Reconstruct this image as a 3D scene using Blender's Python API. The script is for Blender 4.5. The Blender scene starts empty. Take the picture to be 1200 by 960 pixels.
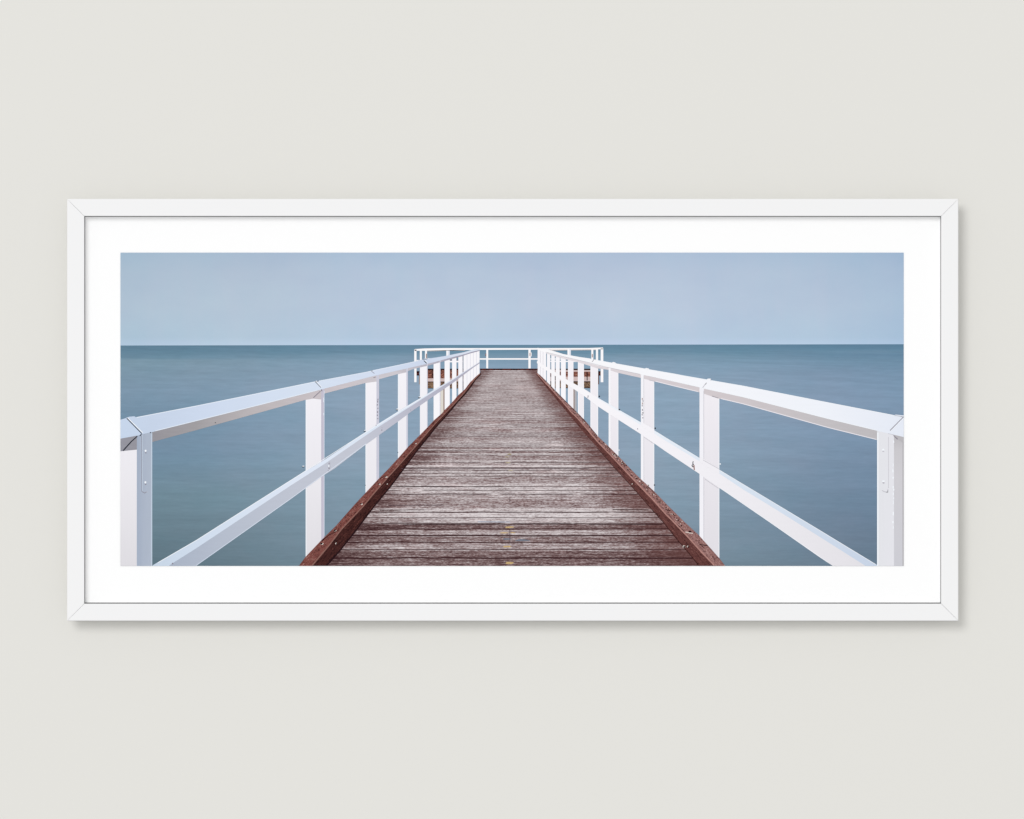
import bpy, bmesh, math, random
random.seed(7)
S = bpy.context.scene
COL = S.collection

# ------------------------------------------------------------------ measures
# one pixel of the 1200x960 photograph is one millimetre on the mat board
D = 10.0                # camera to mat board
WALL_Y = 0.0
MAT_Y = -0.0125          # face of the mat board
PRINT_Y = MAT_Y - 0.0004
FRONT_Y = -0.0225        # face of the frame
CAM_Y = MAT_Y - D
ZC = 1.50               # height of the picture's optical centre above the floor
ILL = 1.13              # light level on the wall: keeps albedos below one

def X(px, y=MAT_Y): return (px - 600.0) / 1000.0 * (y - CAM_Y) / D
def Z(py, y=MAT_Y): return ZC + (480.0 - py) / 1000.0 * (y - CAM_Y) / D

def lin(c):
    out = []
    for v in c:
        v = v / 255.0
        out.append((v / 12.92 if v <= 0.04045 else ((v + 0.055) / 1.055) ** 2.4))
    return out
def ink(c, k=1.0): return tuple(min(0.93, v * k / ILL) for v in lin(c)) + (1.0,)

# ------------------------------------------------------------------ node helpers
class NT:
    def __init__(self, name, rough=0.9, spec=0.0):
        self.m = bpy.data.materials.new(name); self.m.use_nodes = True
        self.t = self.m.node_tree; self.b = self.t.nodes['Principled BSDF']
        self.b.inputs['Roughness'].default_value = rough
        self.b.inputs['Specular IOR Level'].default_value = spec
    def node(self, kind, **kw):
        n = self.t.nodes.new(kind)
        for k, v in kw.items(): setattr(n, k, v)
        return n
    def put(self, sock, v):
        if hasattr(v, 'is_linked') or isinstance(v, bpy.types.NodeSocket): self.t.links.new(v, sock)
        else: sock.default_value = v
    def math(self, op, a, b=0.0, c=0.0, clamp=False):
        n = self.node('ShaderNodeMath', operation=op, use_clamp=clamp)
        self.put(n.inputs[0], a); self.put(n.inputs[1], b); self.put(n.inputs[2], c)
        return n.outputs[0]
    def mix(self, f, a, b, mode='MIX'):
        n = self.node('ShaderNodeMix', data_type='RGBA', blend_type=mode)
        self.put(n.inputs[0], f); self.put(n.inputs[6], a); self.put(n.inputs[7], b)
        return n.outputs[2]
    def xy(self, x, y, z=0.0):
        n = self.node('ShaderNodeCombineXYZ')
        self.put(n.inputs[0], x); self.put(n.inputs[1], y); self.put(n.inputs[2], z)
        return n.outputs[0]
    def noise(self, vec, scale=1.0, detail=3.0, rough=0.55):
        n = self.node('ShaderNodeTexNoise')
        self.put(n.inputs['Vector'], vec); n.inputs['Scale'].default_value = scale
        n.inputs['Detail'].default_value = detail; n.inputs['Roughness'].default_value = rough
        return n.outputs['Fac']
    def white(self, v, seed=0.0):
        n = self.node('ShaderNodeTexWhiteNoise', noise_dimensions='2D')
        self.put(n.inputs['Vector'], self.xy(v, seed)); return n.outputs['Value']
    def ramp(self, fac, stops, lo, hi):
        n = self.node('ShaderNodeValToRGB'); e = n.color_ramp.elements
        while len(e) > 1: e.remove(e[-1])
        for i, (p, c) in enumerate(stops):
            q = (p - lo) / (hi - lo)
            el = e[0] if i == 0 else e.new(q)
            el.position = q; el.color = c
        f = self.math('DIVIDE', self.math('SUBTRACT', fac, lo), hi - lo)
        self.t.links.new(f, n.inputs[0]); return n.outputs[0]
    def smooth(self, v, lo, hi):
        n = self.node('ShaderNodeMapRange', interpolation_type='SMOOTHSTEP')
        self.put(n.inputs[0], v); n.inputs[1].default_value = lo; n.inputs[2].default_value = hi
        return n.outputs[0]
    def px(self):
        uv = self.node('ShaderNodeUVMap', uv_map='print')
        s = self.node('ShaderNodeSeparateXYZ'); self.t.links.new(uv.outputs[0], s.inputs[0])
        return self.math('MULTIPLY', s.outputs[0], 1000.0), self.math('MULTIPLY', s.outputs[1], 1000.0)
    def out(self, c):
        self.put(self.b.inputs['Base Color'], c); return self.m

MATS = {}
def flat(name, c, amt=0.05, sx=0.05, sy=0.05, axis=None, stops=None, speck=0.0):
    """ink of one tone, or graded along the print, with uneven tone"""
    n = NT('ink_' + name); x, y = n.px()
    if stops:
        ax = x if axis == 'x' else y
        base = n.ramp(ax, [(p, ink(k)) for p, k in stops], stops[0][0] - 1, stops[-1][0] + 1)
    else:
        base = ink(c)
    f = n.noise(n.xy(n.math('MULTIPLY', x, sx), n.math('MULTIPLY', y, sy)), 1.0, 4.0, 0.6)
    g = n.math('MULTIPLY_ADD', n.math('SUBTRACT', f, 0.5), amt * 2, 1.0)
    if speck:
        s = n.noise(n.xy(n.math('MULTIPLY', x, 0.9), n.math('MULTIPLY', y, 0.9)), 1.0, 2.0, 0.7)
        g = n.math('MULTIPLY', g, n.math('MULTIPLY_ADD', n.math('SUBTRACT', s, 0.5), speck * 2, 1.0))
    v = n.xy(g, g, g)
    MATS[name] = n.out(n.mix(1.0, base, v, 'MULTIPLY'))

# sky: pale grey-blue, soft blotches, a little darker to the sides and the top
def m_sky():
    n = NT('ink_sky'); x, y = n.px()
    c = n.ramp(y, [(296, ink((172, 191, 213))), (320, ink((180, 196, 216))), (360, ink((184, 200, 219))),
                   (395, ink((181, 201, 221))), (405, ink((188, 207, 230)))], 295, 406)
    side = n.ramp(x, [(141, (0.91, 0.945, 0.925, 1)), (200, (0.945, 0.965, 0.945, 1)), (300, (0.98, 0.98, 0.96, 1)), (420, (1.0, 1.0, 1.0, 1)),
                      (720, (1.04, 1.02, 1.02, 1)), (800, (1.03, 1.02, 1.02, 1)), (960, (0.96, 0.98, 0.99, 1)), (1058, (0.86, 0.92, 0.96, 1))], 140, 1060)
    c = n.mix(1.0, c, side, 'MULTIPLY')
    f = n.noise(n.xy(n.math('MULTIPLY', x, 0.010), n.math('MULTIPLY', y, 0.018)), 1.0, 5.0, 0.6)
    g = n.math('MULTIPLY_ADD', n.math('SUBTRACT', f, 0.5), 0.14, 1.0)
    h = n.noise(n.xy(n.math('MULTIPLY', x, 0.035), n.math('MULTIPLY', y, 0.012), 4.0), 1.0, 4.0, 0.6)
    r = n.math('MULTIPLY_ADD', n.math('SUBTRACT', h, 0.5), 0.10, 1.0)
    c = n.mix(1.0, c, n.xy(n.math('MULTIPLY', g, r), g, n.math('MULTIPLY_ADD', n.math('SUBTRACT', g, 1.0), 0.5, 1.0)), 'MULTIPLY')
    MATS['sky'] = n.out(c)

def m_sea():
    n = NT('ink_sea'); x, y = n.px()
    L = n.ramp(y, [(404, ink((96, 129, 148))), (412, ink((100, 134, 153))), (419.5, ink((108, 141, 159))), (422.5, ink((124, 153, 168))), (432, ink((124, 152, 168))),
                   (455, ink((126, 153, 172))), (490, ink((117, 146, 166))), (530, ink((115, 144, 164))), (580, ink((112, 140, 152))),
                   (620, ink((104, 130, 141))), (663, ink((94, 117, 127)))], 403, 664)
    C = n.ramp(y, [(404, ink((100, 135, 156))), (413, ink((108, 143, 163))), (417, ink((122, 153, 172))), (428, ink((134, 162, 182))), (455, ink((142, 166, 185))),
                   (500, ink((139, 164, 183))), (540, ink((138, 162, 179))), (580, ink((132, 156, 172))), (640, ink((124, 148, 162))), (663, ink((116, 140, 152)))], 403, 664)
    R = n.ramp(y, [(404, ink((94, 129, 152))), (409, ink((98, 134, 157))), (412, ink((110, 143, 165))), (416, ink((104, 137, 160))), (422, ink((112, 144, 166))), (440, ink((124, 151, 174))), (470, ink((128, 154, 177))),
                   (510, ink((124, 149, 172))), (560, ink((116, 141, 163))), (610, ink((109, 132, 152))), (663, ink((103, 124, 140)))], 403, 664)
    w1 = n.smooth(x, 150.0, 500.0); w2 = n.smooth(x, 760.0, 1050.0)
    c = n.mix(w2, n.mix(w1, L, C), R)
    dy = n.math('MAXIMUM', n.math('SUBTRACT', y, 401.0), 1.0)
    k = n.math('DIVIDE', 1.0, n.math('POWER', dy, 0.55))
    f = n.noise(n.xy(n.math('MULTIPLY', x, n.math('MULTIPLY', k, 0.10)), n.math('MULTIPLY', n.math('POWER', dy, 0.6), 1.0)), 1.0, 5.0, 0.62)
    f2 = n.noise(n.xy(n.math('MULTIPLY', x, 0.045), n.math('MULTIPLY', y, 0.36), 7.0), 1.0, 5.0, 0.7)
    f3 = n.noise(n.xy(n.math('MULTIPLY', x, 0.012), n.math('MULTIPLY', y, 0.02), 17.0), 1.0, 3.0, 0.6)
    g = n.math('MULTIPLY_ADD', n.math('SUBTRACT', f, 0.5), 0.30, 1.0)
    g = n.math('MULTIPLY', g, n.math('MULTIPLY_ADD', n.math('SUBTRACT', f2, 0.5), 0.26, 1.0))
    r = n.math('MULTIPLY', g, n.math('MULTIPLY_ADD', n.math('SUBTRACT', f3, 0.5), 0.22, 1.0))
    MATS['sea'] = n.out(n.mix(1.0, c, n.xy(n.math('MULTIPLY', r, 1.01), n.math('MULTIPLY', g, 0.975), n.math('MULTIPLY', g, 1.0)), 'MULTIPLY'))

def m_deck():
    n = NT('ink_deck'); x, y = n.px()
    dy = n.math('MAXIMUM', n.math('SUBTRACT', y, 404.0), 4.0)
    inv = n.math('DIVIDE', 1.0, dy)
    t = n.math('ADD', n.math('MULTIPLY', inv, 1.0 / 1.55e-4), 30.0 - 25.66)
    X1 = n.math('MULTIPLY', n.math('SUBTRACT', x, 597.0), inv)          # -0.85 .. 0.88 across the deck
    # the boards are not quite straight
    wob = n.noise(n.xy(n.math('MULTIPLY', x, 0.02), n.math('MULTIPLY', y, 0.05)), 1.0, 2.0)
    tt = n.math('ADD', t, n.math('MULTIPLY', n.math('SUBTRACT', wob, 0.5), 0.22))
    idx = n.math('FLOOR', tt); fr = n.math('SUBTRACT', tt, idx)
    r1 = n.white(idx, 1.3); r2 = n.white(idx, 5.7); r3 = n.white(idx, 9.1)
    # groups of boards (3-5 boards share a wear), plus each board
    big = n.noise(n.xy(n.math('MULTIPLY', t, 0.14), n.math('MULTIPLY', X1, 0.8)), 1.0, 3.0)
    # far boards average out: fade board contrast with distance
    near = n.smooth(y, 440.0, 560.0)
    # grain, in deck space near and in streaks far
    ga = n.noise(n.xy(n.math('MULTIPLY', X1, 26.0), n.math('MULTIPLY', tt, 4.5), n.math('MULTIPLY', idx, 3.7)), 1.0, 4.0, 0.7)
    gb = n.noise(n.xy(n.math('MULTIPLY', x, 0.045), n.math('MULTIPLY', y, 0.80)), 1.0, 4.0, 0.68)
    gc = n.noise(n.xy(n.math('MULTIPLY', x, 0.30), n.math('MULTIPLY', y, 1.25), 3.0), 1.0, 2.0, 0.7)
    gd = n.noise(n.xy(n.math('MULTIPLY', x, 0.014), n.math('MULTIPLY', y, 0.85), 13.0), 1.0, 3.0, 0.7)
    a = n.math('MULTIPLY_ADD', n.math('SUBTRACT', ga, 0.5), 1.5, 0.0)
    b = n.math('MULTIPLY_ADD', n.math('SUBTRACT', gb, 0.5), 1.9, 0.0)
    c_ = n.math('MULTIPLY_ADD', n.math('SUBTRACT', gc, 0.5), 1.9, 0.0)
    v = n.math('ADD', n.math('ADD', a, b), c_)
    v = n.math('ADD', v, n.math('MULTIPLY', n.math('SUBTRACT', gd, 0.5), 1.1))
    v = n.math('MULTIPLY', v, n.math('MULTIPLY_ADD', near, 0.34, 0.58))
    v = n.math('ADD', v, n.math('MULTIPLY', n.math('SUBTRACT', r1, 0.5), n.math('MULTIPLY_ADD', near, 0.30, 0.2)))
    v = n.math('ADD', v, n.math('MULTIPLY', n.math('SUBTRACT', big, 0.5), 0.7))
    # tone along the pier (bright worn stretch at y ~ 590-612, darker boards at the near end)
    tone = n.ramp(y, [(432, (.74,)*3+(1,)), (470, (.74,)*3+(1,)), (520, (.72,)*3+(1,)), (560, (.72,)*3+(1,)), (585, (.72,)*3+(1,)), (600, (.80,)*3+(1,)),
                      (613.6, (.82,)*3+(1,)), (615.4, (.52,)*3+(1,)), (645, (.52,)*3+(1,)), (663, (.47,)*3+(1,))], 431, 664)
    sep = n.node('ShaderNodeSeparateColor'); n.put(sep.inputs[0], tone)
    v = n.math('ADD', v, sep.outputs[0])
    # wear: dark unworn strips beside both kerbs, ragged inwards
    ed = n.noise(n.xy(n.math('MULTIPLY', x, 0.05), n.math('MULTIPLY', y, 0.5), 21.0), 1.0, 3.0)
    lx = n.math('ADD', X1, n.math('MULTIPLY', n.math('SUBTRACT', ed, 0.5), 0.40))
    eR = n.smooth(lx, 0.46, 0.90); eL = n.smooth(n.math('MULTIPLY', lx, -1.0), 0.50, 0.92)
    v = n.math('SUBTRACT', v, n.math('MULTIPLY', eR, 0.40)); v = n.math('SUBTRACT', v, n.math('MULTIPLY', eL, 0.40))
    col = n.ramp(v, [(-0.25, ink((66, 42, 43))), (0.15, ink((106, 82, 82))), (0.42, ink((141, 121, 121))), (0.68, ink((174, 162, 163))), (1.15, ink((224, 216, 217)))], -0.3, 1.2)
    col = n.mix(n.math('MULTIPLY', eR, 0.45), col, ink((116, 78, 74)))
    # tint drifting between mauve and reddish
    ti = n.noise(n.xy(n.math('MULTIPLY', x, 0.02), n.math('MULTIPLY', y, 0.12), 33.0), 1.0, 3.0)
    col = n.mix(n.math('MULTIPLY', n.smooth(ti, 0.5, 0.75), 0.25), col, n.mix(1.0, col, (1.12, 0.86, 0.84, 1), 'MULTIPLY'))
    # gaps
    gw = n.math('MULTIPLY_ADD', r2, 0.07, 0.045)
    gw = n.math('MAXIMUM', gw, n.math('MINIMUM', n.math('MULTIPLY', n.math('MULTIPLY', inv, inv), 0.33 / 1.55e-4), 0.16))
    dg = n.math('ABSOLUTE', n.math('SUBTRACT', fr, n.math('MULTIPLY_ADD', r3, 0.10, 0.12)))
    gap = n.math('SUBTRACT', 1.0, n.smooth(n.math('SUBTRACT', dg, gw), -0.01, 0.035))
    strong = n.math('MAXIMUM', n.smooth(r1, 0.30, 0.60), n.smooth(y, 612.0, 615.5))
    fade = n.math('MULTIPLY_ADD', n.smooth(y, 430.0, 540.0), 0.5, 0.5)
    brk = n.math('MAXIMUM', n.smooth(n.noise(n.xy(n.math('MULTIPLY', x, 0.03), n.math('MULTIPLY', idx, 2.3)), 1.0, 2.0), 0.30, 0.42), n.smooth(y, 612.0, 615.5))
    gap = n.math('MULTIPLY', n.math('MULTIPLY', gap, n.math('MULTIPLY', strong, fade)), brk)
    col = n.mix(n.math('MULTIPLY', gap, 0.92), col, ink((54, 26, 30)))
    MATS['deck'] = n.out(col)

def m_wood(name, dark, mid, light, sx=0.06, sy=0.5, speck=1.0, bias=0.0):
    n = NT('ink_' + name); x, y = n.px()
    u = n.math('ADD', x, y) if 'left' in name else n.math('SUBTRACT', x, y)
    w = n.math('SUBTRACT', x, y) if 'left' in name else n.math('ADD', x, y)
    f = n.noise(n.xy(n.math('MULTIPLY', u, sy), n.math('MULTIPLY', w, sx)), 1.0, 4.0, 0.7)
    g = n.noise(n.xy(n.math('MULTIPLY', x, 0.55), n.math('MULTIPLY', y, 0.55), 5.0), 1.0, 3.0, 0.75)
    v = n.math('ADD', n.math('MULTIPLY', n.math('SUBTRACT', f, 0.5), 2.4), n.math('MULTIPLY', n.math('SUBTRACT', g, 0.5), 1.6 * speck))
    v = n.math('ADD', v, 0.5 + bias)
    MATS[name] = n.out(n.ramp(v, [(0.0, ink(dark)), (0.45, ink(mid)), (0.75, ink(mid)), (1.15, ink(light))], -0.1, 1.2))

m_sky(); m_sea(); m_deck()
m_wood('kerb_left_top', (52, 24, 26), (126, 76, 70), (200, 158, 150), speck=1.2)
m_wood('kerb_left_side', (24, 14, 16), (68, 38, 36), (128, 80, 70), bias=-0.02, speck=1.3)
m_wood('kerb_right_top', (62, 36, 40), (150, 110, 106), (222, 192, 186), speck=1.5)
m_wood('kerb_right_side', (50, 26, 26), (100, 62, 59), (150, 106, 98), speck=1.3)
m_wood('far_beam', (50, 28, 26), (128, 80, 70), (206, 148, 124), speck=2.6)
m_wood('far_post', (60, 42, 36), (126, 100, 82), (178, 146, 112), speck=2.4)
flat('far_pale', (204, 184, 182), 0.10, 0.2, 0.2, speck=0.12)
flat('far_dark', (48, 30, 32), 0.25, 0.3, 0.3)
flat('far_end', (84, 38, 34), 0.5, 0.25, 0.8)
flat('far_white', (251, 249, 251), 0.02)
flat('far_shade', (226, 230, 240), 0.03)
flat('far_cream', (222, 205, 196), 0.05)
flat('pile_pale', (222, 216, 208), 0.05)
flat('pile_dark', (152, 130, 122), 0.06)
flat('pile_grey', (176, 176, 182), 0.05)
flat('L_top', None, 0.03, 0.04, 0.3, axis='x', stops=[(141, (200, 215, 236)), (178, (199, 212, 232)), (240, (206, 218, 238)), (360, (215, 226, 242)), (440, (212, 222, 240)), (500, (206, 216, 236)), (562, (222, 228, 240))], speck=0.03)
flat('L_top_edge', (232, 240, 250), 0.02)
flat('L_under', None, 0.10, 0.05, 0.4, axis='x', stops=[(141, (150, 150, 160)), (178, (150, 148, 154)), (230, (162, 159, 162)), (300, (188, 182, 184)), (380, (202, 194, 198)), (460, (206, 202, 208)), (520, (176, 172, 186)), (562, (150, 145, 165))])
flat('L_post', None, 0.02, 0.5, 0.02, axis='y', stops=[(420, (247, 245, 250)), (500, (240, 238, 244)), (560, (236, 234, 239)), (663, (223, 221, 226))])
flat('L_post_far', (249, 247, 251), 0.02, 0.4, 0.1)
flat('L_side', None, 0.04, 0.3, 0.04, axis='x', stops=[(160, (164, 176, 195)), (168, (172, 182, 199)), (178, (176, 186, 202)), (300, (188, 187, 204)), (380, (196, 192, 207)), (445, (204, 204, 218)), (520, (214, 214, 228))])
flat('L_mid_top', None, 0.03, 0.05, 0.3, axis='x', stops=[(178, (200, 214, 230)), (240, (210, 222, 238)), (360, (224, 232, 246)), (440, (220, 230, 244)), (562, (224, 230, 242))])
flat('L_mid_face', None, 0.04, 0.05, 0.3, axis='x', stops=[(200, (170, 180, 197)), (260, (182, 190, 205)), (340, (192, 197, 210)), (420, (197, 200, 212)), (500, (184, 184, 200)), (562, (176, 172, 188))], speck=0.03)
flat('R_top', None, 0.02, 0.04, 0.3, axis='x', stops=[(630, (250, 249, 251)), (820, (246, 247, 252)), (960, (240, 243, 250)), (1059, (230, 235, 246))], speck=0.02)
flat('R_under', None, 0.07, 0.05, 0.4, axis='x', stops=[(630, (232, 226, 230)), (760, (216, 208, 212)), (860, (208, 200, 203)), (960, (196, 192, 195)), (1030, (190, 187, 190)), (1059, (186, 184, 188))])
flat('R_post', None, 0.02, 0.5, 0.02, axis='y', stops=[(420, (246, 242, 247)), (520, (236, 233, 239)), (663, (226, 223, 229))])
flat('R_side', None, 0.02, 0.5, 0.02, axis='x', stops=[(630, (250, 249, 252)), (830, (243, 242, 248)), (1028, (228, 229, 234)), (1048, (230, 230, 236))])
flat('R_mid_top', None, 0.02, 0.04, 0.3, axis='x', stops=[(630, (248, 248, 252)), (740, (236, 242, 250)), (860, (218, 229, 242)), (1028, (200, 212, 230))])
flat('R_mid_face', None, 0.02, 0.04, 0.3, axis='x', stops=[(630, (250, 248, 251)), (760, (246, 244, 249)), (900, (237, 235, 240)), (1010, (228, 226, 231))], speck=0.02)
flat('R_end', None, 0.03, 0.3, 0.04, axis='y', stops=[(512, (190, 188, 192)), (528, (204, 202, 206)), (560, (208, 206, 211)), (663, (206, 206, 213))])
flat('line_dark', (38, 42, 54), 0.1)
flat('line_grey', (140, 134, 146), 0.1)
flat('line_soft', (196, 194, 202), 0.05)
flat('line_white', (244, 248, 253), 0.02)
flat('rust', (150, 110, 100), 0.3, 0.6, 0.6)
flat('crest_left', (138, 100, 92), 0.45, 0.35, 0.35)
flat('crest_right', (176, 132, 124), 0.4, 0.35, 0.35)
flat('gap_deep', (40, 22, 26), 0.2)
flat('yellow', (196, 168, 120), 0.35, 0.3, 0.9, speck=0.5)
flat('yellow_faint', (172, 160, 132), 0.35, 0.3, 0.9, speck=0.5)
flat('blue_stain', (116, 120, 132), 0.3, 0.3, 0.9, speck=0.7)
flat('seam', (84, 68, 74), 0.3)
flat('shell', (224, 214, 206), 0.2)
flat('far_gap', (150, 152, 166), 0.1)
flat('edge_blue', (172, 180, 196), 0.1)

# ------------------------------------------------------------------ the print, drawn as flat ink shapes in one mesh
PX0, PY0, PX1, PY1 = 141.2, 296.2, 1059.0, 663.3
SHAPES = []      # (points, layer, material)
def clip(P):
    def cut(P, inside, inter):
        out = []
        for i in range(len(P)):
            a, b = P[i - 1], P[i]
            ia, ib = inside(a), inside(b)
            if ib:
                if not ia: out.append(inter(a, b))
                out.append(b)
            elif ia: out.append(inter(a, b))
        return out
    def ix(v): return lambda a, b: (v, a[1] + (b[1] - a[1]) * (v - a[0]) / (b[0] - a[0]))
    def iy(v): return lambda a, b: (a[0] + (b[0] - a[0]) * (v - a[1]) / (b[1] - a[1]), v)
    for ins, it in ((lambda p: p[0] >= PX0, ix(PX0)), (lambda p: p[0] <= PX1, ix(PX1)), (lambda p: p[1] >= PY0, iy(PY0)), (lambda p: p[1] <= PY1, iy(PY1))):
        if len(P) < 3: return []
        P = cut(P, ins, it)
    return P
def poly(P, layer, mat): SHAPES.append((P, layer, mat))
def rect(x0, y0, x1, y1, layer, mat): poly([(x0, y0), (x1, y0), (x1, y1), (x0, y1)], layer, mat)
def f(P, x):
    if x <= P[0][0]: a, b = P[0], P[1]
    elif x >= P[-1][0]: a, b = P[-2], P[-1]
    else:
        for a, b in zip(P, P[1:]):
            if a[0] <= x <= b[0]: break
    return a[1] + (b[1] - a[1]) * (x - a[0]) / (b[0] - a[0])
def band(A, B, layer, mat, x0=None, x1=None):
    """strip between two curves y(x), as quads"""
    xs = sorted({p[0] for p in A} | {p[0] for p in B})
    x0 = xs[0] if x0 is None else x0; x1 = xs[-1] if x1 is None else x1
    xs = [x0] + [x for x in xs if x0 + 0.2 < x < x1 - 0.2] + [x1]
    for a, b in zip(xs, xs[1:]):
        ya, yb, za, zb = f(A, a), f(A, b), f(B, a), f(B, b)
        if za - ya < 0.01 and zb - yb < 0.01: continue
        poly([(a, ya), (b, yb), (b, max(zb, yb)), (a, max(za, ya))], layer, mat)
def line(P, w, layer, mat, w2=None):
    w2 = w if w2 is None else w2; n = len(P) - 1
    for i, (a, b) in enumerate(zip(P, P[1:])):
        dx, dy = b[0] - a[0], b[1] - a[1]; L = math.hypot(dx, dy); nx, ny = -dy / L / 2, dx / L / 2
        wa = w + (w2 - w) * i / n; wb = w + (w2 - w) * (i + 1) / n
        poly([(a[0] + nx * wa, a[1] + ny * wa), (b[0] + nx * wb, b[1] + ny * wb), (b[0] - nx * wb, b[1] - ny * wb), (a[0] - nx * wa, a[1] - ny * wa)], layer, mat)
def blob(cx, cy, rx, ry, layer, mat, n=9, rag=0.25):
    poly([(cx + rx * math.cos(6.283 * i / n) * (1 + random.uniform(-rag, rag)), cy + ry * math.sin(6.283 * i / n) * (1 + random.uniform(-rag, rag))) for i in range(n)], layer, mat)

# --- sky and sea, one horizon line that dips a pixel to the left
HZ = [(PX0, 405.0), (420, 404.5), (760, 404.0), (PX1, 403.5)]
def hz(x): return f(HZ, x)
poly([(PX0, PY0), (PX1, PY0), (PX1, 403.5), (760, 404.0), (420, 404.5), (PX0, 405.0)], 0, 'sky')
poly([(PX0, 405.0), (420, 404.5), (760, 404.0), (PX1, 403.5), (PX1, PY1), (PX0, PY1)], 0, 'sea')

# --- platform at the pier head
for a, b in ((500.5, 545.0),):
    rect(a, 432.2, b, 434.0, 2, 'far_dark'); rect(a, 434.0, b, 443.5, 2, 'far_beam'); rect(a, 443.5, b, 447.2, 2, 'far_pale')
    rect(a, 447.2, b, 448.2, 2, 'far_dark'); rect(a, 448.2, b, 454.6, 2, 'far_post'); rect(a, 454.6, b, 455.4, 2, 'far_dark')
for a, b in ((645.0, 692.3),):
    rect(a, 432.2, b, 433.9, 2, 'far_dark'); rect(a, 433.9, b, 435.7, 2, 'far_pale'); rect(a, 435.7, b, 441.6, 2, 'far_beam')
    rect(a, 441.6, b, 446.9, 2, 'far_pale'); rect(a, 446.9, b, 448.0, 2, 'far_dark'); rect(a, 448.0, b, 454.2, 2, 'far_post'); rect(a, 454.2, b, 455.0, 2, 'far_dark')
for x in (506.0, 533.0, 543.5): rect(x, 434, x + 1.2, 443, 3, 'far_dark')
for x in (650.0, 680.5, 687.5): rect(x, 436, x + 1.1, 446, 3, 'far_dark')
rect(488.0, 435.0, 491.6, 437.0, 2, 'far_dark'); rect(488.2, 436.8, 491.2, 438.8, 2, 'far_end'); rect(488.0, 438.8, 491.6, 440.2, 2, 'far_dark')
rect(491.0, 440.2, 492.2, 450.5, 2, 'pile_dark')
rect(700.8, 435.0, 704.4, 440.3, 2, 'far_dark'); rect(702.4, 436.5, 703.9, 439.5, 3, 'far_end'); rect(700.8, 440.3, 702.0, 450.5, 2, 'far_end')
rect(515.2, 452.0, 519.6, 488.0, 2, 'pile_pale'); rect(519.6, 452.0, 521.0, 484.0, 2, 'pile_dark')
rect(671.8, 455.0, 673.3, 482.0, 2, 'pile_dark'); rect(673.3, 455.0, 675.7, 485.0, 2, 'pile_grey')

# far railing
FT = [(487.0, 409.1), (498, 408.4), (520, 408.0), (600, 408.0), (690, 407.9), (704, 407.4)]
FB = [(487.0, 411.2), (498, 411.2), (530, 411.2), (545, 410.3), (600, 410.0), (640, 409.9), (690, 409.8), (704, 409.4)]
band(FT, FB, 3, 'far_white', 485.9, 706.6)
band([(500, 411.0), (545, 410.1)], [(500, 411.7), (545, 410.9)], 3, 'far_cream', 500, 545)
band([(640, 409.9), (700, 409.6)], [(640, 410.8), (700, 410.3)], 3, 'far_cream', 645, 700)
rect(562.0, 419.9, 630.5, 421.6, 3, 'far_white')
rect(488.0, 422.0, 497.0, 423.1, 3, 'far_white'); rect(501.0, 419.9, 513.0, 421.2, 3, 'far_white'); rect(526.0, 423.0, 543.0, 424.7, 3, 'far_white')
rect(527.0, 421.4, 543.0, 422.6, 3, 'line_grey')
rect(645.0, 420.2, 664.0, 421.4, 3, 'far_white'); rect(645.0, 422.9, 692.0, 424.3, 3, 'far_white')
rect(485.4, 409.9, 488.1, 448.0, 3, 'far_white')
rect(703.9, 408.6, 707.0, 448.0, 3, 'far_white')
for a, b, y0, y1, m in ((492.0, 494.4, 411, 424, 'far_white'), (498.0, 500.4, 411, 424, 'far_white'), (523.0, 524.8, 411, 420, 'far_white'), (524.8, 527.0, 411, 420, 'far_shade'),
                    (569.8, 572.1, 409, 431.8, 'far_white'), (619.2, 621.9, 409, 431.8, 'far_white'), (665.0, 667.2, 409, 420, 'far_white'), (667.2, 669.0, 409, 420, 'far_shade'),
                    (692.9, 695.3, 409, 422, 'far_white'), (698.3, 700.9, 409, 423, 'far_white')):
    rect(a, y0, b, y1, 4, m)
rect(568.9, 414.5, 569.9, 417.4, 5, 'rust'); rect(620.6, 413.6, 621.6, 417.3, 5, 'rust'); rect(621.9, 413.2, 622.9, 417.8, 5, 'far_white')
rect(499.2, 414.6, 500.2, 419.8, 5, 'rust'); rect(693.6, 415.0, 694.6, 419.0, 5, 'rust')

# --- left railing curves
kLo = [(345, 668.5), (350.5, 663), (358, 652.7), (376.8, 632.9), (394, 616), (415, 592), (442.5, 562.5), (455, 549.8), (468, 535.5), (477.8, 524.3), (492, 510), (502.8, 499),
       (508.7, 492.5), (517.8, 484.6), (521.2, 480.4), (527, 474.6), (531.4, 469.8), (536.6, 463.6), (542, 458.8), (545, 456), (551, 447.9), (557.4, 441.7), (562.8, 437)]
kLc = [(358, 671), (365.5, 663), (368.5, 659.5), (385, 640), (400, 620.5), (425.5, 593.5), (438.8, 577.5), (454.5, 559.5), (471.8, 540.6), (477, 534.5), (492, 517.5), (509, 497.6), (519.5, 486.7),
       (531.6, 474.2), (543.7, 460.8), (551, 451.0), (557.4, 443.3), (562.8, 438)]
kLs = [(376, 670), (382.5, 663), (397, 647.0), (404.5, 637.5), (415.8, 623.5), (430, 604.5), (438.8, 593), (457.5, 570.5), (472.5, 550.5), (487.5, 530), (504, 509.5), (511, 500.5), (521.6, 489),
       (531.6, 477.4), (536.6, 471), (545.3, 461.9), (552, 453.3), (557.8, 444.4), (563.7, 439.0)]
Lo = [(157, 489.4), (230, 475.4), (300, 461.2), (371, 446.7), (430, 435.7), (437, 433.9), (472, 426.6), (490, 422.6), (497, 421.0), (502, 420.3), (511, 419.0), (522, 417.2), (543, 413.0), (555, 409.6), (562, 408.6)]
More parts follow.
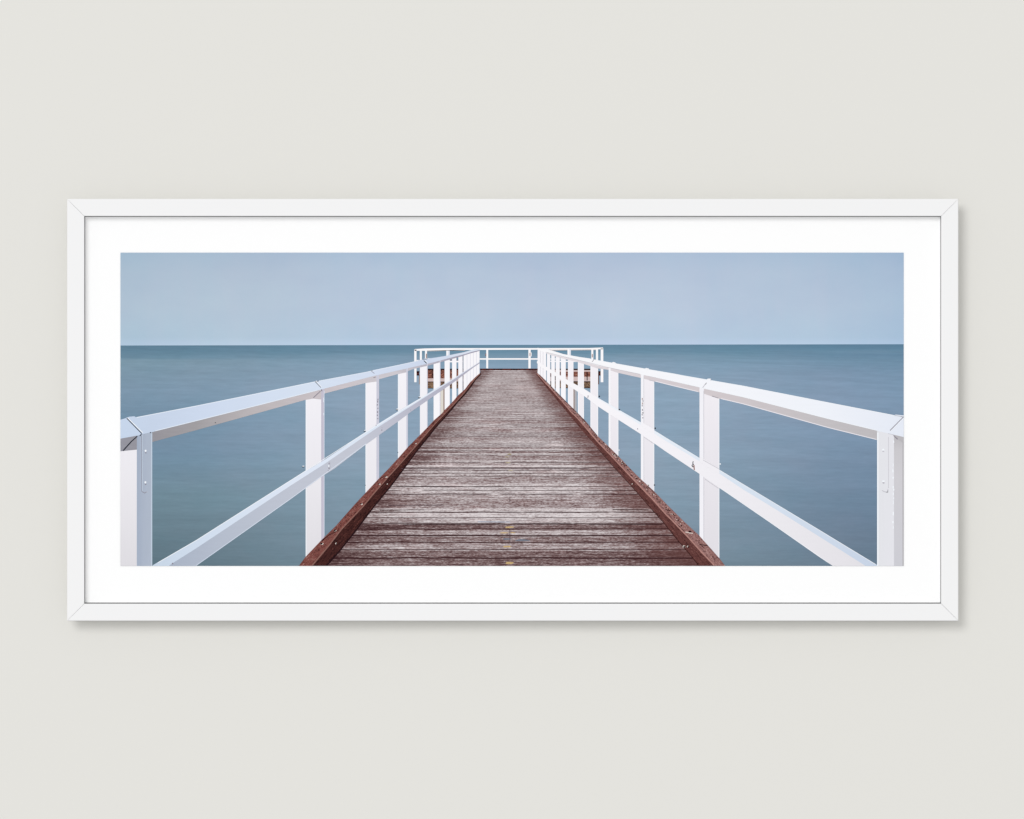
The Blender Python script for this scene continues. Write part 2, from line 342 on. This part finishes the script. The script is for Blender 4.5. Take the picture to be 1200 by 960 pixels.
Li = [(166, 509.0), (178.5, 506.4), (230, 493.6), (300, 476.0), (376, 456.8), (380, 455.6), (420, 445.4), (441, 440.0), (475, 432.3), (498.7, 426.9), (508.7, 424.6), (518.7, 421.8), (534.5, 417.6), (545.3, 414.9), (553.3, 412.4), (562, 410.4)]
Lu = [(178.5, 518.0), (230, 504.2), (300, 484.8), (358, 468.7), (380.3, 461.2), (428, 449.0), (444, 444.6), (466, 438.6), (478, 435.0), (485, 432.3), (501, 428.8), (520, 423.5), (540, 418.0), (550, 414.6), (562, 411.3)]
mLu = [(179, 662.5), (230, 632.9), (340, 563), (358, 552.3), (376, 541.8), (407.5, 520.8), (420, 511.8), (444.7, 495.8), (468, 481.3), (477.8, 475.3), (492, 467.0), (509, 456.6), (521.2, 449.6), (531.6, 443.7), (542.8, 436.3), (552, 430.6), (562, 424.2)]
mLm = [(178, 677), (203, 659.6), (230, 642.6), (340, 569.5), (380.5, 543.6), (420, 516.4), (444.7, 499.6), (472.5, 481.8), (492, 469.4), (509, 458.6), (531.6, 444.8), (545, 435.8), (562, 424.7)]
mLl = [(230, 663.4), (340, 585.6), (358, 572.5), (376, 559.4), (392.5, 548.9), (429, 520.9), (444.7, 509.8), (468, 493), (481.5, 482.8), (509, 463.8), (522, 454.8), (531.6, 448.2), (542.8, 439.8), (555, 430.6), (562, 425.9)]

# posts (face) and their inner sides
for a, b, top in ((141, 160.4, 512), (358.2, 376.4, 458), (428.3, 441.2, 441), (466.3, 476.2, 434), (492.1, 500.4, 429)):
    mat = 'L_post'
    poly([(a, f(Li, a) + 1), (b, f(Li, b) + 1), (b, f(kLo, b) + 1.2 if b > 345 else 664), (a, f(kLo, a) + 1.2 if a > 345 else 664)], 5, mat)
for a, b in ((508.1, 515.3), (521.0, 527.1), (529.8, 534.9), (537.1, 542.0), (543.2, 562.0)):
    band(Li, kLo, 5, 'L_post_far', a, b)
for a in (358.2, 428.3, 466.3): line([(a + 0.5, f(Lu, a) + 0.5), (a + 0.5, f(kLo, a))], 0.9, 6, 'line_white')
band(Li, [(0, 664), (1, 664)], 8, 'L_side', 160.4, 178.4)
line([(167.0, 510), (167.0, 575.5)], 0.6, 12, 'L_mid_top'); line([(166.2, 511), (166.2, 576)], 0.45, 12, 'line_grey')
line([(177.9, 508), (177.9, 663.4)], 1.0, 9, 'L_mid_top')
for a, b in ((376.4, 380.2), (441.2, 444.3), (476.2, 478.0), (500.3, 501.2), (515.3, 516.2)): band(Li, kLo, 8, 'L_side', a, b)
line([(379.9, 458), (379.9, 628)], 0.6, 9, 'L_mid_top')
for x in (547.3, 551.2, 554.8, 558.4): line([(x, f(Li, x)), (x, f(kLo, x))], 0.45, 6, 'L_side')
line([(542.5, 417), (542.5, 458)], 0.8, 6, 'far_gap')
line([(561.8, 410.5), (561.8, 437)], 0.6, 6, 'far_shade')

# deck and kerbs
kRo = [(629.6, 436.7), (635.8, 443.3), (640.4, 447.5), (645.8, 452.9), (650.4, 457.9), (656.3, 463.8), (660.8, 468.8), (665.4, 472.8), (672.5, 480), (677, 485), (684.2, 491.3), (690, 498), (700, 510.8),
       (713.5, 523.5), (724.8, 534.8), (739.8, 550.5), (748, 558.8), (766, 575.3), (781.5, 591.3), (801.8, 611.5), (819, 627.3), (843, 654.3), (850, 663.5), (856, 671)]
kRc = [(629.2, 437.9), (640, 450.0), (646.7, 457.0), (652.5, 463.6), (658.3, 469.9), (662.5, 475), (669.2, 483), (676.7, 490.2), (685, 499.8), (700, 517.5), (715, 533), (723, 541.5), (742, 561.8), (764.5, 585), (780, 602.5),
       (789.3, 611.8), (804.8, 628), (822, 647), (837, 662.6), (843, 669)]
kRs = [(628.4, 439.0), (640, 454.0), (650, 466.0), (658, 475.5), (670, 490), (685, 508), (700, 524.5), (709.8, 535.5), (721.8, 549.5), (732.3, 560.5), (752.5, 583), (764.5, 597), (777.3, 611.3), (795, 633.3), (811.5, 652.5), (819.5, 663.0), (826, 671)]
deck = [(562.6, 433.6), (630.2, 433.6)] + kRo[:-1] + kLo
poly(deck, 6, 'deck')
rect(562.4, 432.1, 630.2, 433.9, 7, 'far_end')
for x in range(563, 629, 3):
    if random.random() < 0.5: rect(x, 432.3, x + random.uniform(1.5, 3.5), 433.8, 8, 'far_dark')
band(kLo, kLs, 7, 'kerb_left_side', 345, 563.7); band(kLo, kLc, 8, 'kerb_left_top', 345, 562.8)
def between(A, B, layer, mat): poly(A + B[::-1], layer, mat)
between(kRs, kRo, 7, 'kerb_right_side'); between(kRc, kRo, 8, 'kerb_right_top')
line(kLc[1:], 1.5, 9, 'crest_left', 0.7); line(kRc[:-1], 0.7, 9, 'crest_right', 1.5)
line(kLs[1:], 1.8, 9, 'gap_deep', 0.8)
line([(x - 0.2, y + 0.6) for x, y in kRs[6:-1]], 0.7, 9, 'kerb_left_side', 1.1)
# bolts, shells and splits on the kerbs
for x, y, r in ((376, 637.0, 1.3), (391.5, 621.8, 1.2), (451.5, 558.5, 1.0), (443.5, 567.2, 0.9), (422.5, 590.5, 0.9), (486, 519.5, 0.7)):
    blob(x + 1.3, y + 0.4, r * 1.5, r * 0.9, 10, 'shell'); blob(x + 0.6, y, r * 1.1, r * 0.8, 11, 'gap_deep')
line([(377.5, 633.5), (385, 627.5), (397, 621)], 1.4, 10, 'kerb_left_side', 0.6)
for x, y, r in ((394, 637, 1.1), (454, 567.5, 0.7), (801.5, 640.7, 1.6), (806.0, 640.7, 1.2), (741, 567.3, 0.8), (759.5, 568.5, 0.9)):
    blob(x, y, r, r, 10, 'shell'); blob(x + 0.5, y + 0.3, r * 0.7, r * 0.7, 11, 'gap_deep')
line([(819.5, 638.3), (829.5, 639.5)], 0.9, 10, 'gap_deep')
blob(808.5, 623, 1.6, 1.2, 11, 'gap_deep'); line([(803, 623.5), (812, 625.3)], 0.9, 10, 'shell')
for i in range(230):      # mussel shells and grit along the outer rim of the right kerb
    x = random.choice((random.uniform(712, 738), random.uniform(745, 800), random.uniform(640, 712)))
    o, c = f(kRo, x), f(kRc, x); y = o + (c - o) * random.uniform(0.1, 0.62); s = random.uniform(0.35, 0.95) * (0.6 + (x - 640) / 260)
    blob(x, y, s, s * 0.7, 10, random.choice(('gap_deep', 'gap_deep', 'shell', 'kerb_left_side', 'rust')), 6)
for i in range(130):
    x = random.uniform(362, 530); o, c = f(kLo, x), f(kLc, x); y = o + (c - o) * random.uniform(0.2, 0.8); s = random.uniform(0.3, 0.8)
    blob(x, y, s, s * 0.7, 10, random.choice(('gap_deep', 'kerb_left_side', 'crest_left')), 6)
# marks on the boards
for x, y, a, b in ((596.8, 617.8, 5.0, 1.1), (590.5, 624.5, 6.5, 0.7), (600.5, 624.5, 3.5, 0.6), (594.6, 640.7, 4.2, 1.1), (597.2, 659.8, 4.6, 1.3), (595.5, 542.2, 3.5, 0.6), (594.5, 535.5, 2.5, 0.6), (597, 532.4, 2.5, 0.7), (598, 551.3, 3.0, 0.6)):
    blob(x, y, a, b, 7, 'yellow' if y > 600 else 'yellow_faint', 11, 0.35)
line([(597.5, 620.6), (597.5, 636.5)], 0.7, 8, 'seam'); line([(597.5, 583), (597.5, 589)], 0.7, 8, 'seam')
blob(612, 633.4, 9, 1.4, 7, 'blue_stain', 13, 0.3); blob(594, 631.7, 5, 0.9, 7, 'blue_stain', 13, 0.3)
line([(473, 614.9), (540, 614.6), (640, 614.3), (676, 614.3)], 0.7, 8, 'gap_deep'); line([(690, 614.8), (776, 614.9)], 0.7, 8, 'gap_deep')
line([(560, 611.5), (598, 611.9)], 0.9, 7, 'edge_blue'); line([(465, 570.3), (560, 570.6), (590, 570.4)], 0.9, 8, 'gap_deep', 0.5); line([(470, 549.3), (600, 549.0), (690, 549.3)], 0.7, 8, 'seam')
line([(455, 592.3), (520, 592.0)], 0.8, 8, 'seam'); line([(445, 597.9), (500, 597.6)], 0.9, 8, 'gap_deep', 0.5); line([(718, 597.4), (760, 597.6)], 0.8, 8, 'gap_deep')

# --- left rails
poly([(141, 492.0), (146.5, 490.4), (149.0, 489.6), (166.2, 507.8), (165.0, 509.8), (141, 514.2)], 9, 'L_top')
poly([(141, 514.0), (161.5, 510.3), (160.4, 513), (160.4, 527.0), (141, 529.0)], 7, 'L_under')
line([(161.0, 511.2), (154, 517.5), (144.2, 528.3)], 1.1, 12, 'line_dark', 1.4)
line([(163.8, 511.0), (165.8, 508.8)], 1.1, 12, 'line_dark')
poly([(147.5, 489.9), (151.0, 488.5), (157.3, 487.9), (159.4, 489.0), (166.4, 487.5), (166.4, 508.9), (165.0, 509.6)], 8, 'L_top')
band(Lo, Li, 9, 'L_top', 166.0, 562.0)
line([(149.6, 489.7), (167.3, 507.2)], 0.9, 11, 'line_white'); line([(148.6, 490.2), (166.2, 508.2)], 1.0, 12, 'line_dark')
line([(175.6, 507.3), (177.0, 506.9)], 0.9, 12, 'line_dark')
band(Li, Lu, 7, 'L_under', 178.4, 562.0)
line([(x, f(Lo, x) + 0.5) for x in (160, 230, 300, 371)], 0.8, 10, 'L_top_edge'); line([(x, f(Lo, x) + 0.4) for x in (374, 430, 470, 490)], 0.6, 10, 'L_top_edge')
line([(x, f(Li, x) - 0.5) for x in (182, 230, 300, 372)], 0.7, 10, 'L_top_edge')
poly([(358.2, 468.7), (376.4, 457.0), (376.4, 468.2), (367, 467.2)], 8, 'L_under'); line([(375.6, 458.4), (367.2, 466.2)], 0.9, 12, 'line_grey')
poly([(428.3, 449), (441.2, 440.5), (441.2, 447.2)], 8, 'L_under'); poly([(466.3, 438.6), (476.2, 432.5), (476.2, 436.4)], 8, 'L_under')
line([(369.3, 447.2), (376.2, 454.4)], 0.7, 12, 'line_dark', 0.5); line([(370.3, 446.8), (377, 453.8)], 0.6, 11, 'line_white'); poly([(368.5, 447.5), (370.5, 446), (373, 446.4), (374, 447)], 9, 'L_top')
line([(376.6, 456.5), (377.4, 458.5)], 0.7, 12, 'line_dark')
line([(435.2, 435.0), (438.8, 437.8)], 0.6, 12, 'line_grey'); line([(437.5, 442.6), (440.3, 442.0)], 0.7, 12, 'line_grey'); poly([(433.5, 435.4), (435.2, 434.1), (437.5, 434.1)], 9, 'L_top')
line([(496.6, 422.6), (500.0, 425.9)], 0.9, 12, 'line_dark'); line([(497.6, 422.0), (501, 425.2)], 0.6, 11, 'line_white')
poly([(495.0, 421.8), (497, 420.3), (500.6, 420.2), (501, 421)], 9, 'L_top')
for x, y in ((170.6, 528.3), (170.4, 565.3)):
    blob(x, y, 1.2, 1.3, 12, 'line_white', 8, 0.1); blob(x + 0.3, y + 2.4, 0.9, 0.7, 12, 'line_grey', 8, 0.1)
line([(166.4, 576.2), (169.8, 578.0), (171.5, 576.4)], 0.6, 12, 'line_grey'); line([(171.5, 577), (173, 576.2)], 0.5, 12, 'line_soft')
blob(252.5, 495.5, 0.8, 0.5, 12, 'line_dark', 7); line([(379.4, 466.0), (379.4, 471.5)], 0.8, 12, 'L_top_edge'); line([(379.4, 484), (379.4, 487)], 0.8, 12, 'L_top_edge')
for y in (468.5, 471, 474.5, 478.5, 483, 486.8, 490.5): blob(442.5 + random.uniform(-0.4, 0.4), y, 0.6, random.uniform(0.7, 1.3), 12, 'line_grey', 6)
blob(440.8, 498.6, 0.6, 0.6, 12, 'line_grey', 6)
# middle rail
poly([(178.6, 663.4)] + [p for p in mLu] + [p for p in mLm[::-1] if p[0] > 190] + [(197.5, 663.4)], 10, 'L_mid_top')
poly([p for p in mLm if p[0] > 190] + [p for p in mLl[::-1]] + [(197.5, 663.4)], 10, 'L_mid_face')
line([(x, f(mLu, x) + 0.5) for x in (185, 230, 340, 420, 500)], 0.7, 11, 'line_white')
blob(202.2, 660.6, 0.9, 0.9, 12, 'line_grey', 7)
line([(230, 662.6), (340, 585.0), (429, 520.2)], 0.6, 11, 'L_mid_top')
for x, y, s in ((385.6, 543.4, 0.8), (385.5, 548.8, 1.0), (384.6, 551.4, 0.7), (447.5, 504.2, 0.9), (447.6, 501.4, 0.5), (481.3, 480.6, 0.6)): blob(x, y, s * 0.7, s, 12, 'line_grey', 7)
blob(385.5, 546.2, 0.7, 1.3, 12, 'line_white', 7); line([(386.6, 540.8), (386.6, 551)], 0.3, 11, 'line_grey')
for x, y in ((355.2, 547.3), (427.4, 505.4), (465.2, 480.4), (491.3, 466.2)):
    line([(x - 1.2, y), (x + 1.4, y)], 0.9, 12, 'line_dark'); blob(x + 0.4, y - 0.9, 1.3, 0.6, 12, 'line_white', 7)
blob(466.3, 530.3, 0.5, 0.7, 12, 'line_dark', 6); blob(428.2, 568.8, 0.4, 0.6, 12, 'line_dark', 6)

# --- right railing
Ro = [(630, 407.6), (640, 409.2), (648, 411.2), (660, 415.0), (680, 418.6), (690, 420.0), (707.5, 423.5), (743.5, 429.9), (790, 437.9), (817.5, 443.2), (870, 451.9), (970, 471.5), (1048, 486.6), (1059, 488.5)]
Ri = [(630, 410.2), (638, 412.8), (650, 416.0), (663, 418.9), (677, 422.0), (700, 428.3), (713.5, 431.2), (751, 438.9), (790, 446.9), (819.8, 454.1), (825, 455.6), (870, 465.4), (970, 491), (1027.8, 504.9), (1042, 508.4), (1059, 512.2)]
Ru = [(630, 411.0), (650, 417.6), (663, 421.2), (677, 424.4), (700, 431.8), (713.5, 433.6), (724, 437), (751, 443), (766.8, 447.1), (790, 452.9), (819, 459.8), (843, 467.3), (870, 473.6), (970, 501.5), (1027.8, 515.8), (1059, 521.5)]
mRu = [(630, 423.5), (640.4, 430.0), (650.4, 435.9), (663, 444.2), (672, 449.2), (684.6, 455.8), (700.8, 466.3), (709.6, 471.3), (724.8, 480), (751, 495), (766.8, 504.4), (780, 512.6), (819, 536.3), (843, 550.5), (870, 567), (912, 592), (960, 620.9), (1027.8, 662.1), (1030, 664)]
mRm = [(630, 424.4), (663, 445.2), (700.8, 467.8), (751, 498.2), (780, 516.6), (819, 540.2), (843, 555.0), (870, 573.2), (902, 592.6), (960, 628.9), (1012, 661.8), (1016, 664.5)]
mRl = [(630, 427.8), (640.4, 434.3), (650.4, 440.6), (663, 449.8), (672, 455.8), (684.4, 464.1), (700.8, 476.4), (724, 491.6), (751, 508.9), (766.8, 519.8), (780, 529.1), (819, 555), (843, 572.0), (857, 581.3), (873, 592), (960, 652.8), (975, 662.7), (977, 664)]
for a, b in ((713.2, 724.7), (751.0, 766.7), (819.7, 843.0)):
    poly([(a, f(Ri, a)), (b, f(Ri, b)), (b, f(kRo, b) + 1), (a, f(kRo, a) + 1)], 5, 'R_post')
for a, b in ((713.2, 715.6), (751.0, 754.4), (819.7, 824.9)): band(Ri, kRo, 8, 'R_side', a, b)
line([(824.7, 458), (824.7, 632)], 0.5, 9, 'line_soft'); line([(754.4, 441), (754.4, 563)], 0.4, 9, 'line_soft')
line([(842.6, 467.5), (842.6, 653)], 0.7, 6, 'line_white'); line([(766.3, 448), (766.3, 575)], 0.7, 6, 'line_white'); line([(724.3, 438), (724.3, 534)], 0.6, 6, 'line_white')
for a, b in ((630.0, 640.0), (640.9, 644.8), (646.0, 650.2), (651.2, 655.9), (657.3, 663.0), (665.6, 672.0), (677.2, 684.3), (691.9, 700.9)): band(Ri, kRo, 5, 'L_post_far', a, b)
for a, b in ((692.9, 700.0), (678.2, 683.4), (666.6, 671.4)): band(Ri, kRo, 6, 'R_post', a, b)
for x in (636.4, 633.2): line([(x, f(Ri, x) + 0.5), (x, f(kRo, x) - 1)], 0.35, 6, 'line_soft')
line([(x, f(kRo, x) - 0.1) for x in (632, 640, 650, 663, 680, 700)], 0.6, 9, 'kerb_left_side')
rect(629.2, 423.4, 631.0, 426.0, 6, 'far_white')
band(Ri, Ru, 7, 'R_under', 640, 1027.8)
band(Ro, Ri, 9, 'R_top', 630, 1059)
line([(x, f(Ro, x) + 0.4) for x in (700, 800, 870, 970, 1048)], 0.7, 10, 'line_white'); line([(x, f(Ri, x) - 0.4) for x in (760, 870, 970, 1027)], 0.6, 10, 'line_white')
line([(x, f(Ru, x) - 0.5) for x in (768, 790, 818)], 0.8, 8, 'R_post'); line([(x, f(Ru, x) - 0.5) for x in (845, 870, 970, 1027)], 0.9, 8, 'R_post')
line([(640, 412.9), (663, 418.6), (690, 425.0), (712, 430.6), (750, 438.6)], 0.5, 10, 'line_soft')
poly([(716.5, 425.4), (718.5, 424.2), (721, 424.9), (722.5, 426.6)], 9, 'R_top'); poly([(755.5, 432.2), (757, 431.3), (760, 431.8), (761, 433.4)], 9, 'R_top')
poly([(827.5, 445.2), (829.5, 443.8), (832.8, 443.7), (833.5, 446.4)], 9, 'R_top'); line([(832.9, 443.8), (833.0, 446.2)], 0.6, 12, 'line_soft')
line([(828.2, 448.6), (825.8, 451.2), (823.4, 454.6)], 0.8, 12, 'line_soft'); line([(827.8, 449.0), (826.3, 450.8)], 0.4, 12, 'line_grey')
poly([(1048.0, 486.8), (1049.5, 485.9), (1059, 486.9), (1059, 489)], 9, 'R_top')
line([(1058.8, 488.6), (1050.5, 497), (1043, 504.6)], 0.8, 12, 'line_grey', 0.9); line([(1058.9, 490.4), (1044, 505)], 0.6, 11, 'line_white')
# near right post
band(Ri, [(0, 664), (1, 664)], 8, 'R_side', 1027.8, 1047.6)
band(Ri, [(0, 664), (1, 664)], 8, 'R_end', 1047.6, 1059.0)
line([(1028.6, 507), (1028.6, 663.4)], 1.5, 9, 'line_white'); line([(1058.2, 520), (1058.2, 663.4)], 1.6, 9, 'L_side')
SHAPES.pop(); line([(1058.2, 513), (1058.2, 663.4)], 1.4, 9, 'R_under')
poly([(1047.6, 510.0), (1059, 512.4), (1059, 519.5), (1052, 514.8)], 10, 'R_under')
line([(1047.0, 510.2), (1049.5, 512.6), (1051.8, 514.9)], 0.8, 12, 'line_grey', 1.3); line([(1040.8, 508.3), (1047.5, 509.6)], 0.5, 12, 'line_soft')
line([(1041.2, 512), (1041.2, 572)], 0.5, 9, 'line_soft')
for y in (518, 545, 552, 560, 571, 574, 579, 584, 589, 602, 612, 618): blob(1046.9 + random.uniform(-0.5, 0.5), y, random.uniform(0.5, 1.0), random.uniform(1.2, 2.6), 10, 'line_white', 8)
for x, y in ((1035.0, 529.0), (1035.2, 565.8)):
    blob(x, y - 1.8, 1.5, 1.2, 10, 'line_white', 8, 0.1); blob(x + 0.1, y, 1.3, 0.7, 11, 'line_soft', 8, 0.2)
blob(1035.3, 566.2, 1.2, 0.4, 12, 'line_grey', 7)
line([(1033.5, 574.8), (1036.5, 576.4), (1040.2, 577.0), (1040.5, 573.0)], 0.7, 12, 'line_soft'); line([(1038.0, 576.7), (1040.3, 577.0), (1040.5, 574.6)], 0.5, 12, 'line_grey')
# middle rail right
band(mRu, mRl, 10, 'R_mid_face', 630, 1027.8)
band(mRu, mRm, 11, 'R_mid_top', 700, 1027.8)
line([(x, f(mRu, x) + 0.4) for x in (770, 819)], 0.5, 12, 'line_white'); line([(x, f(mRu, x) + 0.4) for x in (844, 912, 960, 1026)], 0.6, 12, 'line_white')
line([(x, f(mRl, x) - 0.5) for x in (845, 912, 970)], 0.6, 12, 'line_white')
poly([(819.7, 535.5), (824.9, 538.2), (843, 549.6), (843, 556), (819.7, 541)], 12, 'R_mid_face'); poly([(751, 494), (766.8, 503.4), (766.8, 509), (751, 499)], 12, 'R_mid_face')
line([(824, 539.2), (832, 543.8), (842.4, 549.6)], 0.6, 13, 'line_soft')
for a, b in (((826, 561.5), (842, 572.5)), ((755, 512.6), (766, 520))): line([a, b], 0.5, 11, 'line_soft')
line([(812.3, 540.6), (811.8, 543.4), (812.8, 544.4), (810.8, 545.2), (811.4, 547.0), (812.8, 547.2)], 0.9, 13, 'line_dark', 1.0); line([(813.2, 545), (813.6, 551)], 1.3, 13, 'rust')
blob(809.3, 546.8, 0.6, 1.2, 13, 'line_white', 6)
for x, y, s in ((747.2, 502.8, 0.8), (689.2, 464.2, 0.9), (688.9, 465.8, 0.8)): blob(x, y, s * 0.7, s, 13, 'line_grey', 7)
for y, m in ((467.5, 'rust'), (470, 'line_grey'), (473, 'rust'), (475.5, 'line_grey'), (480.6, 'line_grey'), (484, 'line_dark'), (486, 'line_grey'), (489.7, 'line_grey')): blob(752.9 + random.uniform(-0.5, 0.5), y, 0.55, random.uniform(0.8, 1.5), 12, m, 6)
for x, y in ((767.8, 502.0), (725.8, 480.2), (702.4, 464.6), (766.9, 568.5)): blob(x, y, 0.9, 0.9, 12, 'line_dark', 7)
blob(843.8, 543.8, 1.2, 0.8, 12, 'line_white', 7); blob(725.4, 527.6, 0.7, 0.8, 10, 'line_white', 7)
line([(834.3, 464.3), (838.5, 465.6), (842, 466.6)], 0.7, 12, 'line_grey', 0.5); line([(760.5, 445.4), (766.3, 446.8)], 0.6, 12, 'line_soft')
line([(693.8, 424.2), (696.6, 420.8)], 0.6, 12, 'line_grey')

# ------------------------------------------------------------------ objects
def tag(o, label=None, cat=None, kind=None, group=None):
    if label: o['label'] = label
    if cat: o['category'] = cat
    if kind: o['kind'] = kind
    if group: o['group'] = group

framed = bpy.data.objects.new('framed_print', None); COL.objects.link(framed)
framed.location = (0, 0, ZC); framed.empty_display_size = 0.1
tag(framed, 'wide white framed photograph of a wooden pier with white railings, on the grey wall', 'framed picture')

def link(name, bm, mats, parent=None, smooth=False):
    me = bpy.data.meshes.new(name); bm.to_mesh(me); bm.free()
    for m in mats: me.materials.append(m)
    o = bpy.data.objects.new(name, me); COL.objects.link(o)
    if parent:
        o.parent = parent; o.matrix_parent_inverse.identity()
        for v in me.vertices: v.co.z -= ZC
    return o

def box(bm, x0, x1, y0, y1, z0, z1):
    vs = [bm.verts.new((x, y, z)) for x in (x0, x1) for y in (y0, y1) for z in (z0, z1)]
    for q in ((0, 1, 3, 2), (4, 6, 7, 5), (0, 4, 5, 1), (2, 3, 7, 6), (0, 2, 6, 4), (1, 5, 7, 3)): bm.faces.new([vs[i] for i in q])
    bmesh.ops.recalc_face_normals(bm, faces=bm.faces)

# the printed picture: ink layers a few hundredths of a millimetre thick
bm = bmesh.new(); uv = bm.loops.layers.uv.new('print')
names = []
for P, lay, mn in SHAPES:
    P = clip(P)
    Q = []
    for p in P:
        if not Q or math.hypot(p[0] - Q[-1][0], p[1] - Q[-1][1]) > 1e-3: Q.append(p)
    if len(Q) > 1 and math.hypot(Q[0][0] - Q[-1][0], Q[0][1] - Q[-1][1]) < 1e-3: Q.pop()
    if len(Q) < 3: continue
    area = sum(a[0] * b[1] - b[0] * a[1] for a, b in zip(Q, Q[1:] + Q[:1]))
    if abs(area) < 1e-3: continue
    if area < 0: Q = Q[::-1]           # keep every face turned to the room
    Q = Q[::-1]
    if mn not in names: names.append(mn)
    y = PRINT_Y - lay * 0.00002
    vs = [bm.verts.new((X(px), y, Z(py))) for px, py in Q]
    fc = bm.faces.new(vs); fc.material_index = names.index(mn)
    for l, (px, py) in zip(fc.loops, Q): l[uv].uv = (px / 1000.0, py / 1000.0)
bm.normal_update()
big = [fc for fc in bm.faces if len(fc.verts) > 4]
bmesh.ops.triangulate(bm, faces=big, ngon_method='EAR_CLIP')
for fc in bm.faces:
    if fc.normal.y > 0: fc.normal_flip()
pr = link('printed_picture', bm, [MATS[k] for k in names], framed)

# materials of the real things
def paint(name, c, rough, spec, bump=0.0, scale=400.0, var=0.012):
    n = NT(name, rough, spec)
    tc = n.node('ShaderNodeTexCoord')
    f1 = n.noise(tc.outputs['Object'], 2.2, 4.0, 0.6)
    g = n.math('MULTIPLY_ADD', n.math('SUBTRACT', f1, 0.5), var * 2, 1.0)
    n.out(n.mix(1.0, c + (1.0,), n.xy(g, g, g), 'MULTIPLY'))
    if bump:
        f2 = n.noise(tc.outputs['Object'], scale, 3.0, 0.6)
        b = n.node('ShaderNodeBump'); b.inputs['Strength'].default_value = bump; b.inputs['Distance'].default_value = 0.0004
        n.t.links.new(f2, b.inputs['Height']); n.t.links.new(b.outputs[0], n.b.inputs['Normal'])
    return n.m
M_wall = paint('wall_paint', (0.692, 0.684, 0.650), 0.92, 0.1, 0.06, 260.0, 0.004)
M_frame = paint('white_lacquer', (0.790, 0.790, 0.793), 0.5, 0.2, 0.02, 600.0, 0.004)
M_mat = paint('mat_card', (0.885, 0.885, 0.885), 0.95, 0.0, 0.02, 900.0, 0.002)
M_back = paint('backing_card', (0.10, 0.10, 0.10), 0.95, 0.0)

# mat board (a card with the print lying on it) and backing board
IX0, IX1, IY0, IY1 = 98.6, 1103.2, 253.2, 707.2     # inner edge of the frame, at its face
OX0, OX1, OY0, OY1 = 78.5, 1123.2, 233.1, 727.7     # outer edge
xi0, xi1 = X(IX0, FRONT_Y), X(IX1, FRONT_Y); zi0, zi1 = Z(IY1, FRONT_Y), Z(IY0, FRONT_Y)
xo0, xo1 = X(OX0, FRONT_Y), X(OX1, FRONT_Y); zo0, zo1 = Z(OY1, FRONT_Y), Z(OY0, FRONT_Y)
g = 0.0007
bm = bmesh.new(); box(bm, xi0 + g, xi1 - g, MAT_Y, MAT_Y + 0.0025, zi0 + g, zi1 - g)
link('mat_board', bm, [M_mat], framed)
bm = bmesh.new(); box(bm, xi0 + 0.0001, xi1 - 0.0001, MAT_Y + 0.0027, -0.006, zi0 + 0.0001, zi1 - 0.0001)
link('backing_board', bm, [M_back], framed)

# four mitred rails: profile swept along each side, ends cut at 45 degrees, edges eased
def rail(side):
    e = 0.0009          # eased outer arris
    i = 0.0005
    W = xi0 - xo0
    # profile: (distance from the outer edge, y)
    prof = [(0.011, -0.0015), (0, FRONT_Y + e * 1.4), (e * 0.35, FRONT_Y + e * 0.35), (e, FRONT_Y), (W - i, FRONT_Y), (W - i * 0.3, FRONT_Y + i * 0.3), (W, FRONT_Y + i), (W, -0.0015)]  # outer side's undercut is invented, to lessen light bounced onto the wall
    gap = 0.00016
    bm = bmesh.new(); rings = []
    for end in (0, 1):
        ring = []
        for d, y in prof:
            if side in 'TB':
                z = zo1 - d if side == 'T' else zo0 + d
                x = xo0 + d + gap if end == 0 else xo1 - d - gap
            else:
                x = xo0 + d if side == 'L' else xo1 - d
                z = zo0 + d + gap if end == 0 else zo1 - d - gap
            ring.append(bm.verts.new((x, y, z)))
        rings.append(ring)
    n = len(prof)
    for k in range(n): bm.faces.new((rings[0][k], rings[0][(k + 1) % n], rings[1][(k + 1) % n], rings[1][k]))
    bm.faces.new(rings[0]); bm.faces.new(rings[1])
    bmesh.ops.recalc_face_normals(bm, faces=bm.faces)
    return link('frame_rail', bm, [M_frame], framed)
for s in 'TBLR': rail(s)

# wall
bm = bmesh.new(); box(bm, -3.2, 3.2, WALL_Y, 0.12, 0.0, 3.4)
w = link('wall', bm, [M_wall]); tag(w, kind='structure')
w['label'] = 'plain pale warm grey painted wall behind the framed picture'

# ------------------------------------------------------------------ light
def area(name, loc, size, power, target=(0, 0, ZC), color=(1, 1, 1)):
    l = bpy.data.lights.new(name, 'AREA'); l.shape = 'DISK'; l.size = size; l.energy = power; l.color = color
    o = bpy.data.objects.new(name, l); COL.objects.link(o); o.location = loc
    from mathutils import Vector
    o.rotation_euler = (Vector(target) - Vector(loc)).to_track_quat('-Z', 'Y').to_euler()
    return o
K = 36.0
area('key_softbox', (-0.42 * K, -K, ZC + 0.46 * K), 0.56 * K, 7300)
area('front_softbox', (0.0, -36.0, ZC + 3.0), 5.0, 1350)
W = bpy.data.worlds.new('World'); S.world = W; W.use_nodes = True
W.node_tree.nodes['Background'].inputs[0].default_value = (1, 1, 1, 1)
W.node_tree.nodes['Background'].inputs[1].default_value = 0.69

# ------------------------------------------------------------------ camera
cam = bpy.data.cameras.new('camera'); co = bpy.data.objects.new('camera', cam); COL.objects.link(co)
co.location = (0, CAM_Y, ZC); co.rotation_euler = (math.radians(90), 0, 0)
cam.sensor_fit = 'HORIZONTAL'; cam.sensor_width = 36.0; cam.lens = 36.0 * D / 1.2; cam.clip_end = 100.0
S.camera = co
S.view_settings.view_transform = 'Standard'; S.view_settings.look = 'None'
S.view_settings.exposure = 0.0; S.view_settings.gamma = 1.0
